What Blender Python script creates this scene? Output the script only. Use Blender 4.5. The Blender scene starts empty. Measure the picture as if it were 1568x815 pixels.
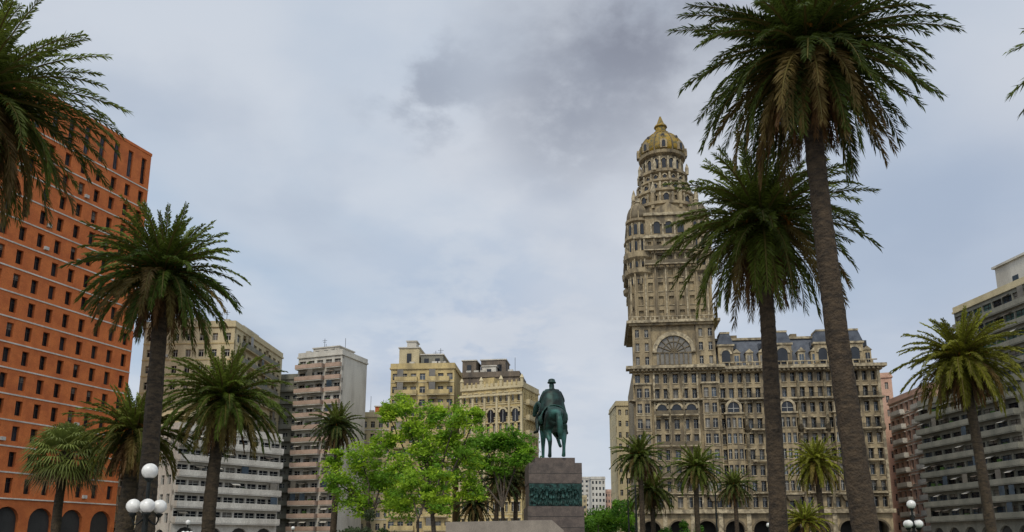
import bpy, math, random
import numpy as np
from mathutils import Vector, Matrix, noise as mnoise
R = math.radians
random.seed(7)
scene = bpy.context.scene
scene.view_settings.view_transform = 'Standard'
scene.view_settings.look = 'None'
scene.view_settings.exposure = 0
scene.view_settings.gamma = 1

# ------------------------------------------------------------------ materials
MATS = {}
def mat(name, c1, c2=None, rough=.85, ns=.35, stretch=(1, 1, 1), bump=0, bs=8, metal=0, spec=.3, c3=None, fine=6.0):
    if name in MATS: return MATS[name]
    m = bpy.data.materials.new(name); m.use_nodes = True
    nt = m.node_tree; N = nt.nodes; L = nt.links
    p = N['Principled BSDF']
    p.inputs['Roughness'].default_value = rough
    p.inputs['Metallic'].default_value = metal
    p.inputs['Specular IOR Level'].default_value = spec
    c2 = c2 or tuple(x*.72 for x in c1)
    tc = N.new('ShaderNodeTexCoord')
    mp = N.new('ShaderNodeMapping'); mp.inputs['Scale'].default_value = stretch
    L.new(tc.outputs['Object'], mp.inputs['Vector'])
    n1 = N.new('ShaderNodeTexNoise'); n1.inputs['Scale'].default_value = ns; n1.inputs['Detail'].default_value = 6
    n1.inputs['Roughness'].default_value = .65
    L.new(mp.outputs['Vector'], n1.inputs['Vector'])
    r = N.new('ShaderNodeValToRGB')
    r.color_ramp.elements[0].position = .36; r.color_ramp.elements[1].position = .62
    r.color_ramp.elements[0].color = (*c2, 1); r.color_ramp.elements[1].color = (*c1, 1)
    L.new(n1.outputs['Fac'], r.inputs['Fac'])
    out = r.outputs['Color']
    n2 = N.new('ShaderNodeTexNoise'); n2.inputs['Scale'].default_value = fine; n2.inputs['Detail'].default_value = 3
    L.new(tc.outputs['Object'], n2.inputs['Vector'])
    mx = N.new('ShaderNodeMix'); mx.data_type = 'RGBA'; mx.blend_type = 'MULTIPLY'
    mr = N.new('ShaderNodeMapRange'); mr.inputs[1].default_value = .3; mr.inputs[2].default_value = .7
    mr.inputs[3].default_value = .78; mr.inputs[4].default_value = 1.12
    L.new(n2.outputs['Fac'], mr.inputs[0])
    mx.inputs[0].default_value = 1
    L.new(out, mx.inputs[6]); L.new(mr.outputs[0], mx.inputs[7])
    out = mx.outputs[2]
    if c3:
        n3 = N.new('ShaderNodeTexNoise'); n3.inputs['Scale'].default_value = ns*2.3; n3.inputs['Detail'].default_value = 5
        L.new(mp.outputs['Vector'], n3.inputs['Vector'])
        r3 = N.new('ShaderNodeValToRGB'); r3.color_ramp.elements[0].position = .45; r3.color_ramp.elements[1].position = .62
        L.new(n3.outputs['Fac'], r3.inputs['Fac'])
        m3 = N.new('ShaderNodeMix'); m3.data_type = 'RGBA'
        L.new(r3.outputs['Color'], m3.inputs[0]); L.new(out, m3.inputs[6]); m3.inputs[7].default_value = (*c3, 1)
        out = m3.outputs[2]
    L.new(out, p.inputs['Base Color'])
    if bump:
        nb = N.new('ShaderNodeTexNoise'); nb.inputs['Scale'].default_value = bs; nb.inputs['Detail'].default_value = 5
        L.new(tc.outputs['Object'], nb.inputs['Vector'])
        b = N.new('ShaderNodeBump'); b.inputs['Strength'].default_value = bump; b.inputs['Distance'].default_value = .1
        L.new(nb.outputs['Fac'], b.inputs['Height']); L.new(b.outputs['Normal'], p.inputs['Normal'])
    MATS[name] = m
    return m

def leafmat(name, transl=.35, rough=.55):
    m = bpy.data.materials.new(name); m.use_nodes = True
    nt = m.node_tree; N = nt.nodes; L = nt.links
    p = N['Principled BSDF']; p.inputs['Roughness'].default_value = rough; p.inputs['Specular IOR Level'].default_value = .22
    a = N.new('ShaderNodeAttribute'); a.attribute_name = 'Col'
    L.new(a.outputs['Color'], p.inputs['Base Color'])
    t = N.new('ShaderNodeBsdfTranslucent')
    L.new(a.outputs['Color'], t.inputs['Color'])
    mx = N.new('ShaderNodeMixShader'); mx.inputs[0].default_value = transl
    L.new(p.outputs[0], mx.inputs[1]); L.new(t.outputs[0], mx.inputs[2])
    L.new(mx.outputs[0], N['Material Output'].inputs['Surface'])
    return m

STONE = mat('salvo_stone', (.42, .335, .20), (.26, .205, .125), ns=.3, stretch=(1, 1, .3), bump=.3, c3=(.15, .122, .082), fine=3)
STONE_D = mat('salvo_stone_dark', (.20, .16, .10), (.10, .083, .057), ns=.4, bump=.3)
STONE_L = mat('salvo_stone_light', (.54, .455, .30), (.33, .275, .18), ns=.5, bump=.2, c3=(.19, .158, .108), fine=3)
SLATE = mat('slate_roof', (.11, .125, .15), (.06, .07, .09), ns=.8, rough=.6)
DOME = mat('dome_tile', (.38, .235, .022), (.20, .135, .025), ns=.6, rough=.6, c3=(.11, .095, .04), bump=.4)
GLASS = mat('window_glass', (.02, .024, .03), (.010, .012, .016), rough=.12, spec=.4)
GLASS2 = mat('window_glass_curtain', (.22, .20, .16), (.13, .12, .105), rough=.3, spec=.5)
GLASS3 = mat('window_glass_blue', (.07, .095, .12), (.03, .045, .06), rough=.15, spec=.6)
GGREEN = mat('tinted_glass', (.08, .15, .135), (.03, .065, .06), rough=.15, spec=.7)
FRAME_W = mat('window_frame_white', (.55, .54, .49), rough=.6)
FRAME_D = mat('window_frame_dark', (.05, .04, .035), rough=.6)
BRICK = mat('orange_brick', (.60, .175, .048), (.45, .12, .036), ns=.5, bump=.3, bs=20, fine=9)
WHITE = mat('white_concrete', (.64, .61, .53), (.44, .41, .35), ns=.3, stretch=(1, 1, .3))
CREAM = mat('cream_render', (.62, .53, .33), (.44, .37, .22), ns=.25, stretch=(1, 1, .3))
CREAM_Y = mat('yellow_cream_render', (.63, .50, .24), (.46, .36, .17), ns=.25, stretch=(1, 1, .3), c3=(.34, .27, .14))
BROWNW = mat('brown_party_wall', (.22, .175, .13), (.13, .105, .08), ns=.3, stretch=(1, 1, .25), c3=(.10, .085, .07))
PINKISH = mat('pinkish_balcony', (.54, .39, .30), (.38, .27, .2), ns=.3)
PINK = mat('pink_render', (.64, .42, .31), (.48, .30, .22), ns=.3)
GREYC = mat('grey_concrete', (.25, .24, .19), (.15, .15, .12), ns=.3, stretch=(1, 1, .3))
DARKC = mat('dark_shade_panel', (.05, .05, .045), rough=.7)
GRAN = mat('brown_granite', (.14, .11, .092), (.08, .065, .057), ns=1.2, rough=.6, bump=.15, fine=14)
GRAN_L = mat('pale_granite', (.30, .26, .21), (.22, .19, .155), ns=1.0, rough=.75, fine=14)
BRONZE = mat('patina_bronze', (.028, .075, .062), (.012, .020, .016), ns=1.1, rough=.5, metal=.35, c3=(.05, .15, .125), bump=.5, bs=3)
BRONZE_D = mat('dark_bronze', (.016, .03, .026), (.009, .012, .010), ns=1.5, rough=.5, metal=.35, c3=(.025, .06, .052), bump=.5, bs=3)
BRONZE_R = mat('relief_bronze', (.018, .05, .042), (.008, .016, .014), ns=1.5, rough=.55, metal=.3, c3=(.03, .085, .075), bump=.5, bs=3)
BARK = mat('palm_bark', (.085, .06, .036), (.03, .023, .016), ns=3, bump=.8, bs=14, stretch=(1, 1, 2.5))
BARK2 = mat('tree_bark', (.12, .095, .07), (.06, .05, .04), ns=3, bump=.8, bs=14)
IRON = mat('cast_iron', (.02, .024, .022), rough=.45, metal=.4)
GLOBE = mat('opal_glass', (.80, .79, .74), (.74, .73, .68), rough=.2, spec=.5)
PALML = leafmat('palm_frond', .34)
LEAF = leafmat('broad_leaf', .45)

# ------------------------------------------------------------------ mesh accumulator
class B:
    def __init__(s):
        s.v = []; s.f = []; s.mi = []; s.ml = []; s.M = Matrix.Identity(4); s.sm = []
    def mid(s, m):
        if m not in s.ml: s.ml.append(m)
        return s.ml.index(m)
    def add(s, vs, fs, m, smooth=False):
        o = len(s.v); i = s.mid(m)
        for p in vs: s.v.append(tuple(s.M @ Vector(p)))
        for f in fs: s.f.append(tuple(a+o for a in f)); s.mi.append(i); s.sm.append(smooth)
    def box(s, x0, x1, y0, y1, z0, z1, m):
        s.add([(x0,y0,z0),(x1,y0,z0),(x1,y1,z0),(x0,y1,z0),(x0,y0,z1),(x1,y0,z1),(x1,y1,z1),(x0,y1,z1)],
              [(0,3,2,1),(4,5,6,7),(0,1,5,4),(1,2,6,5),(2,3,7,6),(3,0,4,7)], m)
    def rev(s, cx, cy, prof, n, m, smooth=False, a0=0):
        vs = []; fs = []
        for r, z in prof:
            for k in range(n):
                a = a0+2*math.pi*k/n
                vs.append((cx+r*math.cos(a), cy+r*math.sin(a), z))
        for j in range(len(prof)-1):
            for k in range(n):
                k2 = (k+1) % n
                fs.append((j*n+k, j*n+k2, (j+1)*n+k2, (j+1)*n+k))
        fs.append(tuple(range(n))[::-1]); fs.append(tuple((len(prof)-1)*n+k for k in range(n)))
        s.add(vs, fs, m, smooth)
    def prism(s, pts, y0, y1, m):
        n = len(pts)
        vs = [(x, y0, z) for x, z in pts]+[(x, y1, z) for x, z in pts]
        fs = [tuple(range(n)), tuple(range(2*n-1, n-1, -1))]
        for i in range(n):
            j = (i+1) % n; fs.append((i, i+n, j+n, j))
        s.add(vs, fs, m)
    def archpanel(s, cx, w, z0, zs, y0, y1, m, n=10):
        r = w/2
        pts = [(cx-r, z0), (cx+r, z0)]+[(cx+r*math.cos(math.pi*k/n), zs+r*math.sin(math.pi*k/n)) for k in range(n+1)]
        s.prism(pts, y0, y1, m)
    def archring(s, cx, zs, ri, ro, y0, y1, m, n=12):
        for k in range(n):
            a, b = math.pi*k/n, math.pi*(k+1)/n
            s.prism([(cx+ri*math.cos(a), zs+ri*math.sin(a)), (cx+ro*math.cos(a), zs+ro*math.sin(a)),
                     (cx+ro*math.cos(b), zs+ro*math.sin(b)), (cx+ri*math.cos(b), zs+ri*math.sin(b))], y0, y1, m)
    def archwall(s, x0, x1, zs, zt, r, y0, y1, m, n=12):
        cx = (x0+x1)/2
        s.box(x0, cx-r, y0, y1, 0, zt, m); s.box(cx+r, x1, y0, y1, 0, zt, m)
        for k in range(n):
            a, b = math.pi*(1-k/n), math.pi*(1-(k+1)/n)
            xa, xb = cx+r*math.cos(a), cx+r*math.cos(b)
            s.prism([(xa, zs+r*math.sin(a)), (xb, zs+r*math.sin(b)), (xb, zt), (xa, zt)], y0, y1, m)
    def tube(s, pts, rad, n, m, smooth=True):
        pts = [Vector(p) for p in pts]
        if not hasattr(rad, '__len__'): rad = [rad]*len(pts)
        vs = []; fs = []
        for i, p in enumerate(pts):
            t = (pts[min(i+1, len(pts)-1)]-pts[max(i-1, 0)]).normalized()
            u = t.cross(Vector((0, 1, .13))).normalized(); w = t.cross(u)
            for k in range(n):
                a = 2*math.pi*k/n
                vs.append(tuple(p+(u*math.cos(a)+w*math.sin(a))*rad[i]))
        for i in range(len(pts)-1):
            for k in range(n):
                k2 = (k+1) % n
                fs.append((i*n+k, i*n+k2, (i+1)*n+k2, (i+1)*n+k))
        fs.append(tuple(range(n))); fs.append(tuple((len(pts)-1)*n+k for k in range(n))[::-1])
        s.add(vs, fs, m, smooth)
    def sphere(s, c, r, m, n=16, sz=1):
        prof = [(max(.001, r*math.sin(math.pi*k/n)), c[2]-r*sz*math.cos(math.pi*k/n)) for k in range(n+1)]
        s.rev(c[0], c[1], prof, n*2, m, True)
    def build(s, name, parent=None):
        me = bpy.data.meshes.new(name); me.from_pydata(s.v, [], s.f)
        for m in s.ml: me.materials.append(m)
        me.polygons.foreach_set('material_index', s.mi)
        me.polygons.foreach_set('use_smooth', s.sm)
        me.update()
        o = bpy.data.objects.new(name, me); scene.collection.objects.link(o)
        if parent: o.parent = parent
        return o

def empty(name, loc=(0, 0, 0), yaw=0):
    e = bpy.data.objects.new(name, None); scene.collection.objects.link(e)
    e.location = loc; e.rotation_euler = (0, 0, yaw); e.empty_display_size = 1
    return e

rw = random.Random(11)
PLANT = mat('balcony_plants', (.05, .10, .02), (.02, .05, .01), ns=4)
def facade(b, W, z0, z1, nc, nr, wall, ww=.5, wh=.55, d=.35, sill=None, frame=FRAME_W, glass=None, balc=None,
           band=None, hood=None, low=.35, back=.3, mull=True, drop=.3, acs=.0, things=0):
    cw = W/nc; fh = (z1-z0)/nr
    glass = glass or [GLASS, GLASS, GLASS, GLASS3, GLASS2]
    for r in range(nr+1):
        za = z0+r*fh
        a = za-(fh*(1-wh)*(1-low) if r > 0 else 0)
        c = za+(fh*(1-wh)*low if r < nr else 0)
        b.box(0, W, 0, d+back, a, c, wall)
        if band and r > 0: b.box(-.02, W+.02, -.12, 0, za-.12, za+.1, band)
    for c in range(nc+1):
        xa = c*cw-(cw*(1-ww)/2 if c > 0 else 0); xb = c*cw+(cw*(1-ww)/2 if c < nc else 0)
        b.box(xa, xb, -.03, d+back-.02, z0+.003, z1-.003, wall)
    for r in range(nr):
        zb = z0+r*fh+fh*(1-wh)*low; zt = zb+fh*wh
        for c in range(nc):
            xc = (c+.5)*cw; w = cw*ww
            g = rw.choice(glass)
            b.box(xc-w/2, xc+w/2, d, d+.04, zb, zt, g)
            if rw.random() < drop:
                k = rw.uniform(.2, .7)
                b.box(xc-w/2, xc+w/2, d-.03, d-.005, zt-(zt-zb)*k, zt, GLASS2)
            if mull:
                b.box(xc-.04, xc+.04, d-.09, d-.035, zb, zt, frame)
                b.box(xc-w/2, xc+w/2, d-.085, d-.036, zb+(zt-zb)*.68, zb+(zt-zb)*.68+.07, frame)
            if sill: b.box(xc-w/2-.1, xc+w/2+.1, -.16, .1, zb-.14, zb+.006, sill)
            if hood: b.box(xc-w/2-.15, xc+w/2+.15, -.25, .1, zt+.05, zt+.25, hood)
            if acs and rw.random() < acs: b.box(xc+w/2+.1, xc+w/2+.75, -.4, -.035, zb-.1, zb+.4, FRAME_W)
    if balc:
        for (ca, cb, rail, dep, slab) in balc:
            for r in range(nr):
                zf = z0+r*fh
                x0 = ca*cw+.1; x1 = cb*cw-.1
                b.box(x0, x1, -dep, -.032, zf-.1, zf+.12, slab)
                b.box(x0, x1, -dep-.06, -dep, zf+.1, zf+1.0, rail)
                b.box(x0-.06, x0, -dep-.06, -.032, zf+.1, zf+1.0, rail)
                b.box(x1, x1+.06, -dep-.06, -.032, zf+.1, zf+1.0, rail)
                x = x0+.5
                while things and x < x1-1.6:
                    q = rw.random()
                    if q < things*.4:
                        b.add([(x, -.033, zf+fh-.45), (x+1.5, -.033, zf+fh-.45), (x+1.5, -dep-.1, zf+fh-.95), (x, -dep-.1, zf+fh-.95)], [(0, 1, 2, 3)], rw.choice([GLASS2, BROWNW, WHITE]))
                    elif q < things*.7: b.box(x, x+.7, -dep*.8, -dep*.4, zf+.12, zf+rw.uniform(1.1, 1.6), PLANT)
                    elif q < things: b.box(x, x+1.3, -dep+.05, -dep+.08, zf+1.0, zf+fh-.2, rw.choice([GLASS3, GLASS2]))
                    x += rw.uniform(1.8, 3.2)

def building(name, pl, pr, D, H, wall, front=None, right=None, left=None, extra=None, d=.35, para=.9, trim=None):
    yaw = math.atan2(pr[1]-pl[1], pr[0]-pl[0]); W = math.hypot(pr[0]-pl[0], pr[1]-pl[1])
    e = empty(name, (pl[0], pl[1], 0), yaw)
    b = B()
    b.box(d+.06, W-d-.06, d+.06, D-d-.06, 0, H-.1, DARKC)
    def face(M, w, spec):
        b.M = M
        if spec:
            sp = dict(spec); zb = sp.pop('zb', 4.5)
            base = sp.pop('base', wall)
            n = max(2, int(w/4.5))
            for k in range(n):
                b.archwall(k*w/n, (k+1)*w/n-.002*(k < n-1), zb*.55, zb-.003, min(w/n*.36, zb*.36), -.05, .5, base, 6) if w > 6 else b.box(0, w, 0, d+.3, 0, zb-.003, base)
            facade(b, w, zb, H, sp.pop('nc'), sp.pop('nr'), sp.pop('wall', wall), d=d, **sp)
        else:
            b.box(0, w, 0, d+.06, 0, H, wall)
        b.M = Matrix.Identity(4)
    face(Matrix.Identity(4), W, front)
    face(Matrix.Translation((W, d+.36, 0)) @ Matrix.Rotation(R(90), 4, 'Z'), D-2*d-.72, right)
    face(Matrix.Translation((0, D-d-.36, 0)) @ Matrix.Rotation(R(-90), 4, 'Z'), D-2*d-.72, left)
    b.box(0, W, D-d-.35, D, 0, H, wall)
    t = trim or wall
    b.box(-.25, W+.25, -.3, D+.2, H+.003, H+.35, t)
    for (x0, x1, y0, y1) in ((-.1, W+.1, -.15, .15), (-.1, W+.1, D-.2, D+.1), (-.1, .2, .15, D-.2), (W-.2, W+.1, .15, D-.2)):
        b.box(x0, x1, y0, y1, H+.352, H+.35+para, t)
    b.build('walls', e)
    if extra:
        b2 = B(); extra(b2, W, D, H+.353); b2.build('roof_structures', e)
    return e

# ------------------------------------------------------------------ ornate tower building
def salvo():
    pl, pr = (26.0, 168.0), (76.3, 162.5)
    yaw = math.atan2(pr[1]-pl[1], pr[0]-pl[0])
    e = empty('ornate_tower_building', (pl[0], pl[1], 0), yaw)
    W = 50.6; TW = 17.9; FZ0, FZ1 = 8.8, 38.2
    b = B(); gl = [GLASS, GLASS, GLASS, GLASS, GLASS3, GLASS2]
    b.box(1, W-1, 3.4, 29.5, 0, 38.1, DARKC)
    b.box(.4, TW, .9, 3.3, 8.5, 38.1, DARKC); b.box(TW, W-.4, 1.1, 3.3, 8.5, 38.1, DARKC)
    b.box(0, .6, 1, 30, 0, 38.2, STONE); b.box(W-.6, W, 1, 30, 0, 38.2, STONE); b.box(0, W, 29.6, 30.2, 0, 38.2, STONE)
    n = 9; bw = W/n
    for k in range(n):
        b.archwall(k*bw, (k+1)*bw-.002, 4.6, 8.0, bw*.34, -.6, .6, STONE)
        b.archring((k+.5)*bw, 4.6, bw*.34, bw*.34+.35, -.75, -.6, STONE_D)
        b.box(k*bw-.45, k*bw+.45, -.95, -.6, 0, 8.0, STONE_L)
    b.box(-.5, W+.5, -1.5, .9, 8.0, 8.8, STONE_L)
    nr = 9; fh = (FZ1-FZ0)/nr
    b.M = Matrix.Translation((TW, 0, 0))
    facade(b, W-TW, FZ0, FZ1, 18, nr, STONE, ww=.54, wh=.64, d=.8, sill=STONE_L, glass=gl, hood=STONE_L, drop=.2)
    bw = (W-TW)/6
    for k in range(6):
        cx = bw*(k+.5)
        for s in (-1, 1):
            b.box(cx+s*bw/2-.28, cx+s*bw/2+.28, -.5, -.032, FZ0, FZ1, STONE_L)
            b.rev(cx+s*bw/2, -.3, [(.25, 24.5), (.6, 25.2), (.45, 26), (.2, 26.4)], 8, STONE_D)
        if k % 2 == 0:
            b.M = Matrix.Translation((TW+cx-1.7, -1.45, 0))
            z0 = FZ0+fh; z1 = FZ0+6*fh
            b.box(.1, 3.3, .8, 1.4, z0, z1+2.4, STONE)
            facade(b, 3.4, z0, z1, 3, 5, STONE, ww=.64, wh=.64, d=.45, sill=STONE_L, glass=gl, back=.1)
            b.box(-.3, 3.7, -.35, 1.4, z0-.4, z0-.004, STONE_L)
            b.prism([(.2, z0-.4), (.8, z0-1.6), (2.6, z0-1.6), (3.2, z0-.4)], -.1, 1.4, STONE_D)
            b.box(-.3, 3.7, -.35, 1.4, z1+.004, z1+.35, STONE_L)
            b.archpanel(1.7, 2.4, z1+.35, z1+1.4, .3, .79, GLASS)
            b.archring(1.7, z1+1.4, 1.2, 1.7, -.1, .79, STONE_L)
            b.box(.05, .5, -.1, .79, z1+.35, z1+1.4, STONE_L); b.box(2.9, 3.35, -.1, .79, z1+.35, z1+1.4, STONE_L)
            b.box(1.66, 1.74, .2, .3, z1+.35, z1+2.5, FRAME_W); b.box(.5, 2.9, .2, .298, z1+1.2, z1+1.3, FRAME_W)
            b.M = Matrix.Translation((TW, 0, 0))
        else:
            for r in (1, 3, 5, 7):
                zf = FZ0+r*fh
                b.box(cx-2.0, cx+2.0, -1.3, -.26, zf-.1, zf+.15, STONE_L)
                for q in range(17): b.box(cx-1.95+q*.24, cx-1.89+q*.24, -1.26, -1.2, zf+.15, zf+.95, IRON)
                b.box(cx-2.0, cx+2.0, -1.28, -1.18, zf+.95, zf+1.03, IRON)
                for sx in (-1.6, 1.4): b.prism([(cx+sx, zf-.1), (cx+sx, zf-.7), (cx+sx+.25, zf-.7), (cx+sx+.25, zf-.1)], -.8, -.26, STONE_D)
    b.M = Matrix.Translation((0, -.7, 0))
    facade(b, TW, FZ0, FZ1, 9, nr, STONE, ww=.54, wh=.64, d=.8, sill=STONE_L, glass=gl, hood=STONE_L, drop=.2)
    for cx in (2.0, TW-2.0):
        b.M = Matrix.Translation((cx-1.6, -2.0, 0))
        z0 = FZ0+fh; z1 = FZ0+8*fh
        b.box(.1, 3.1, .75, 1.26, z0, z1, STONE)
        facade(b, 3.2, z0, z1, 2, 7, STONE, ww=.62, wh=.62, d=.4, sill=STONE_L, glass=gl, back=.1, band=STONE_L)
        b.box(-.3, 3.5, -.35, 1.26, z0-.4, z0-.004, STONE_L); b.box(-.3, 3.5, -.35, 1.26, z1+.004, z1+.35, STONE_L)
        b.prism([(.2, z0-.4), (.8, z0-1.6), (2.4, z0-1.6), (3.0, z0-.4)], -.1, 1.26, STONE_D)
    b.M = Matrix.Translation((0, -.7, 0))
    for cx in (TW/2-3.05, TW/2, TW/2+3.05):
        for s in (-1, 1): b.box(cx+s*1.5-.18, cx+s*1.5+.18, -.35, -.032, FZ0, FZ1, STONE_L)
        z1 = FZ0+6*fh
        b.archpanel(cx, 2.0, z1+.3, z1+1.4, -.2, -.1, GLASS)
        b.archring(cx, z1+1.4, 1.0, 1.4, -.45, -.031, STONE_L)
        for r in (2, 4, 6):
            zf = FZ0+r*fh
            b.box(cx-1.3, cx+1.3, -1.2, -.26, zf-.1, zf+.15, STONE_L); b.box(cx-1.3, cx+1.3, -1.2, -1.12, zf+.15, zf+.95, STONE_D)
    b.M = Matrix.Identity(4)
    def cornice(x0, x1, y, z, pr=.9, h=.9, y1=.5, st=.9):
        b.box(x0-pr*.5, x1+pr*.5, y-pr*.5, y1, z, z+h*.45, STONE)
        b.box(x0-pr, x1+pr, y-pr, y1, z+h*.45+.002, z+h, STONE_L)
        x = x0
        while x < x1:
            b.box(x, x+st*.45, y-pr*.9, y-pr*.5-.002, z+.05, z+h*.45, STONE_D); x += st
    cornice(TW+1.6, W, -.1, 37.5, 1.5, 1.2)
    cornice(0, TW, -.8, 37.9, 1.4, 1.2)
    cornice(TW+1, W, -.1, FZ0+7*fh-.3, .8, .5); cornice(0, TW, -.8, FZ0+7*fh-.3, .9, .5)
    cornice(0, TW, -.8, FZ0+fh-.3, .5, .4); cornice(TW+1, W, -.1, FZ0+fh-.3, .4, .4)
    b.build('facade', e)
    b = B()
    x0, x1 = TW+.2, W-.2; z0, z1 = 38.75, 45.3
    vs = [(x0, .6, z0), (x1, .6, z0), (x1, 29, z0), (x0, 29, z0), (x0, 3.0, z1), (x1-2.6, 3.0, z1), (x1-2.6, 26, z1), (x0, 26, z1)]
    b.add(vs, [(0,3,2,1),(4,5,6,7),(0,1,5,4),(1,2,6,5),(2,3,7,6),(3,0,4,7)], SLATE)
    b.box(x0, x1-2.2, 2.6, 27, z1+.003, z1+.5, STONE_L)
    nd = 12; dw = (x1-x0)/nd
    for k in range(nd):
        cx = x0+dw*(k+.5)
        b.box(cx-.75, cx+.75, .35, 3, 38.8, 41.9, STONE if k % 2 else STONE_L)
        b.box(cx-.45, cx+.45, .28, .346, 39.3, 41.3, rw.choice([GLASS, GLASS2, GLASS3]))
        b.box(cx-.03, cx+.03, .22, .28, 39.3, 41.3, FRAME_W)
        b.prism([(cx-.95, 41.9), (cx+.95, 41.9), (cx, 42.8)], .15, 2.8, STONE_L)
        if k % 2:
            b.box(cx-.4, cx+.4, 1.5, 3, 43.0, 44.3, SLATE); b.box(cx-.25, cx+.25, 1.43, 1.49, 43.1, 44.1, GLASS)
    for cx, w in ((x0+1.8, 1.6), (x0+13.5, 2.0), (x1-10.5, 1.6), (x1-4, 1.8)):
        b.box(cx-w, cx+w, .1, 3.2, 38.8, 43.4, STONE)
        b.archpanel(cx, w*1.1, 39.2, 41.6, .0, .09, GLASS)
        b.archring(cx, 41.6, w*.55, w*.8, -.12, .095, STONE_L)
        b.box(cx-w-.25, cx+w+.25, -.15, 3.2, 43.4, 43.8, STONE_L)
        b.prism([(cx-w-.2, 43.8), (cx+w+.2, 43.8), (cx+w*.6, 46.2), (cx-w*.6, 46.2)], .3, 4, SLATE)
        b.box(cx-w*.65, cx+w*.65, .2, 4.2, 46.2, 46.6, STONE_L)
    for cx in (x0+5, x0+18, x0+24): b.box(cx-.7, cx+.7, 8, 10, 45.5, 47.8, STONE_D)
    for k in range(24):
        xx = TW+1.2+k*1.33; b.box(xx-.12, xx+.12, -.5, -.25, 38.75, 39.6, STONE_L)
    b.box(TW+1, W, -.55, -.2, 39.602, 39.8, STONE_L)
    b.build('mansard_roof', e)
    b = B()
    b.box(.9, TW-.9, 0.1, 17.2, 38.2, 76, STONE)
    cx = TW/2
    for xs in (0.2, TW-4.2):
        b.M = Matrix.Translation((xs, -.6, 0))
        facade(b, 4.0, 39.1, 48.2, 2, 3, STONE, ww=.42, wh=.6, d=.4, sill=STONE_L, glass=gl)
    b.M = Matrix.Identity(4)
    b.box(4.2, TW-4.2, -.3, .05, 39.1, 48.2, STONE)
    b.archpanel(cx, 7.4, 39.6, 42.2, -.38, -.304, GLASS2, 16)
    b.archring(cx, 42.2, 3.7, 4.6, -.85, -.302, STONE_L, 18)
    b.archring(cx, 42.2, 2.3, 2.5, -.55, -.382, STONE_D, 14)
    for k in range(1, 8):
        a = math.pi*k/8
        b.tube([(cx+.1*math.cos(a), -.47, 42.2+.1*math.sin(a)), (cx+3.7*math.cos(a), -.47, 42.2+3.7*math.sin(a))], .13, 4, STONE_D, False)
    b.box(cx-3.7, cx+3.7, -.55, -.382, 42.0, 42.3, STONE_D)
    for k in range(-3, 4): b.box(cx+k*1.0-.15, cx+k*1.0+.15, -.56, -.383, 39.6, 42.0, STONE_D)
    def corn2(x0, x1, y0, y1, z, pr, h):
        b.box(x0-pr*.5, x1+pr*.5, y0-pr*.5, y1+pr*.5, z, z+h*.45, STONE)
        b.box(x0-pr, x1+pr, y0-pr, y1+pr, z+h*.45+.002, z+h, STONE_L)
    corn2(0, TW, -.7, 17.6, 48.2, 1.0, 1.1)
    for k in range(19): b.box(.2+k*.95, .5+k*.95, -1.3, -1.05, 49.3, 50.1, STONE_L)
    b.box(-.5, TW+.5, -1.35, -1.02, 50.1, 50.3, STONE_L)
    for M, w in ((Matrix.Translation((1.2, -.35, 0)), TW-2.4),
                 (Matrix.Translation((.5, 16.7, 0)) @ Matrix.Rotation(R(-90), 4, 'Z'), 16),
                 (Matrix.Translation((TW-.5, .7, 0)) @ Matrix.Rotation(R(90), 4, 'Z'), 16)):
        b.M = M
        facade(b, w, 49.4, 69.6, 7, 6, STONE, ww=.48, wh=.64, d=.55, sill=STONE_L, glass=gl, back=.3, drop=.2)
        for k in range(8): b.box(w/7*k-.16, w/7*k+.16, -.4, -.032, 49.4, 69.6, STONE_L if k % 2 else STONE)
        for zz in (63.0, 66.5):
            b.box(2.2, w-2.2, -1.3, -.402, zz-.25, zz, STONE_L); b.box(2.2, w-2.2, -1.3, -1.2, zz, zz+.85, STONE_D)
            k = 2.6
            while k < w-2.6: b.box(k, k+.3, -.9, -.402, zz-.9, zz-.252, STONE_D); k += 1.2
        b.box(-.2, w+.2, -.6, .3, 69.6, 70.3, STONE_L)
        b.box(2.6, w-2.6, -.2, .3, 70.3, 75.2, STONE)
        for c3 in (-2.6, 0, 2.6):
            b.archpanel(w/2+c3, 1.4, 70.8, 73.0, -.28, -.203, GLASS)
            b.archring(w/2+c3, 73.0, .7, 1.05, -.5, -.202, STONE_L)
            b.box(w/2+c3-1.3-.16, w/2+c3-1.3+.16, -.5, -.202, 70.4, 73.2, STONE_L)
        b.box(2.2, w-2.2, -.7, .4, 75.2, 75.9, STONE_L)
        b.prism([(w/2-4, 75.9), (w/2+4, 75.9), (w/2, 78.6)], -.3, .8, STONE)
        b.M = Matrix.Identity(4)
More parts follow.
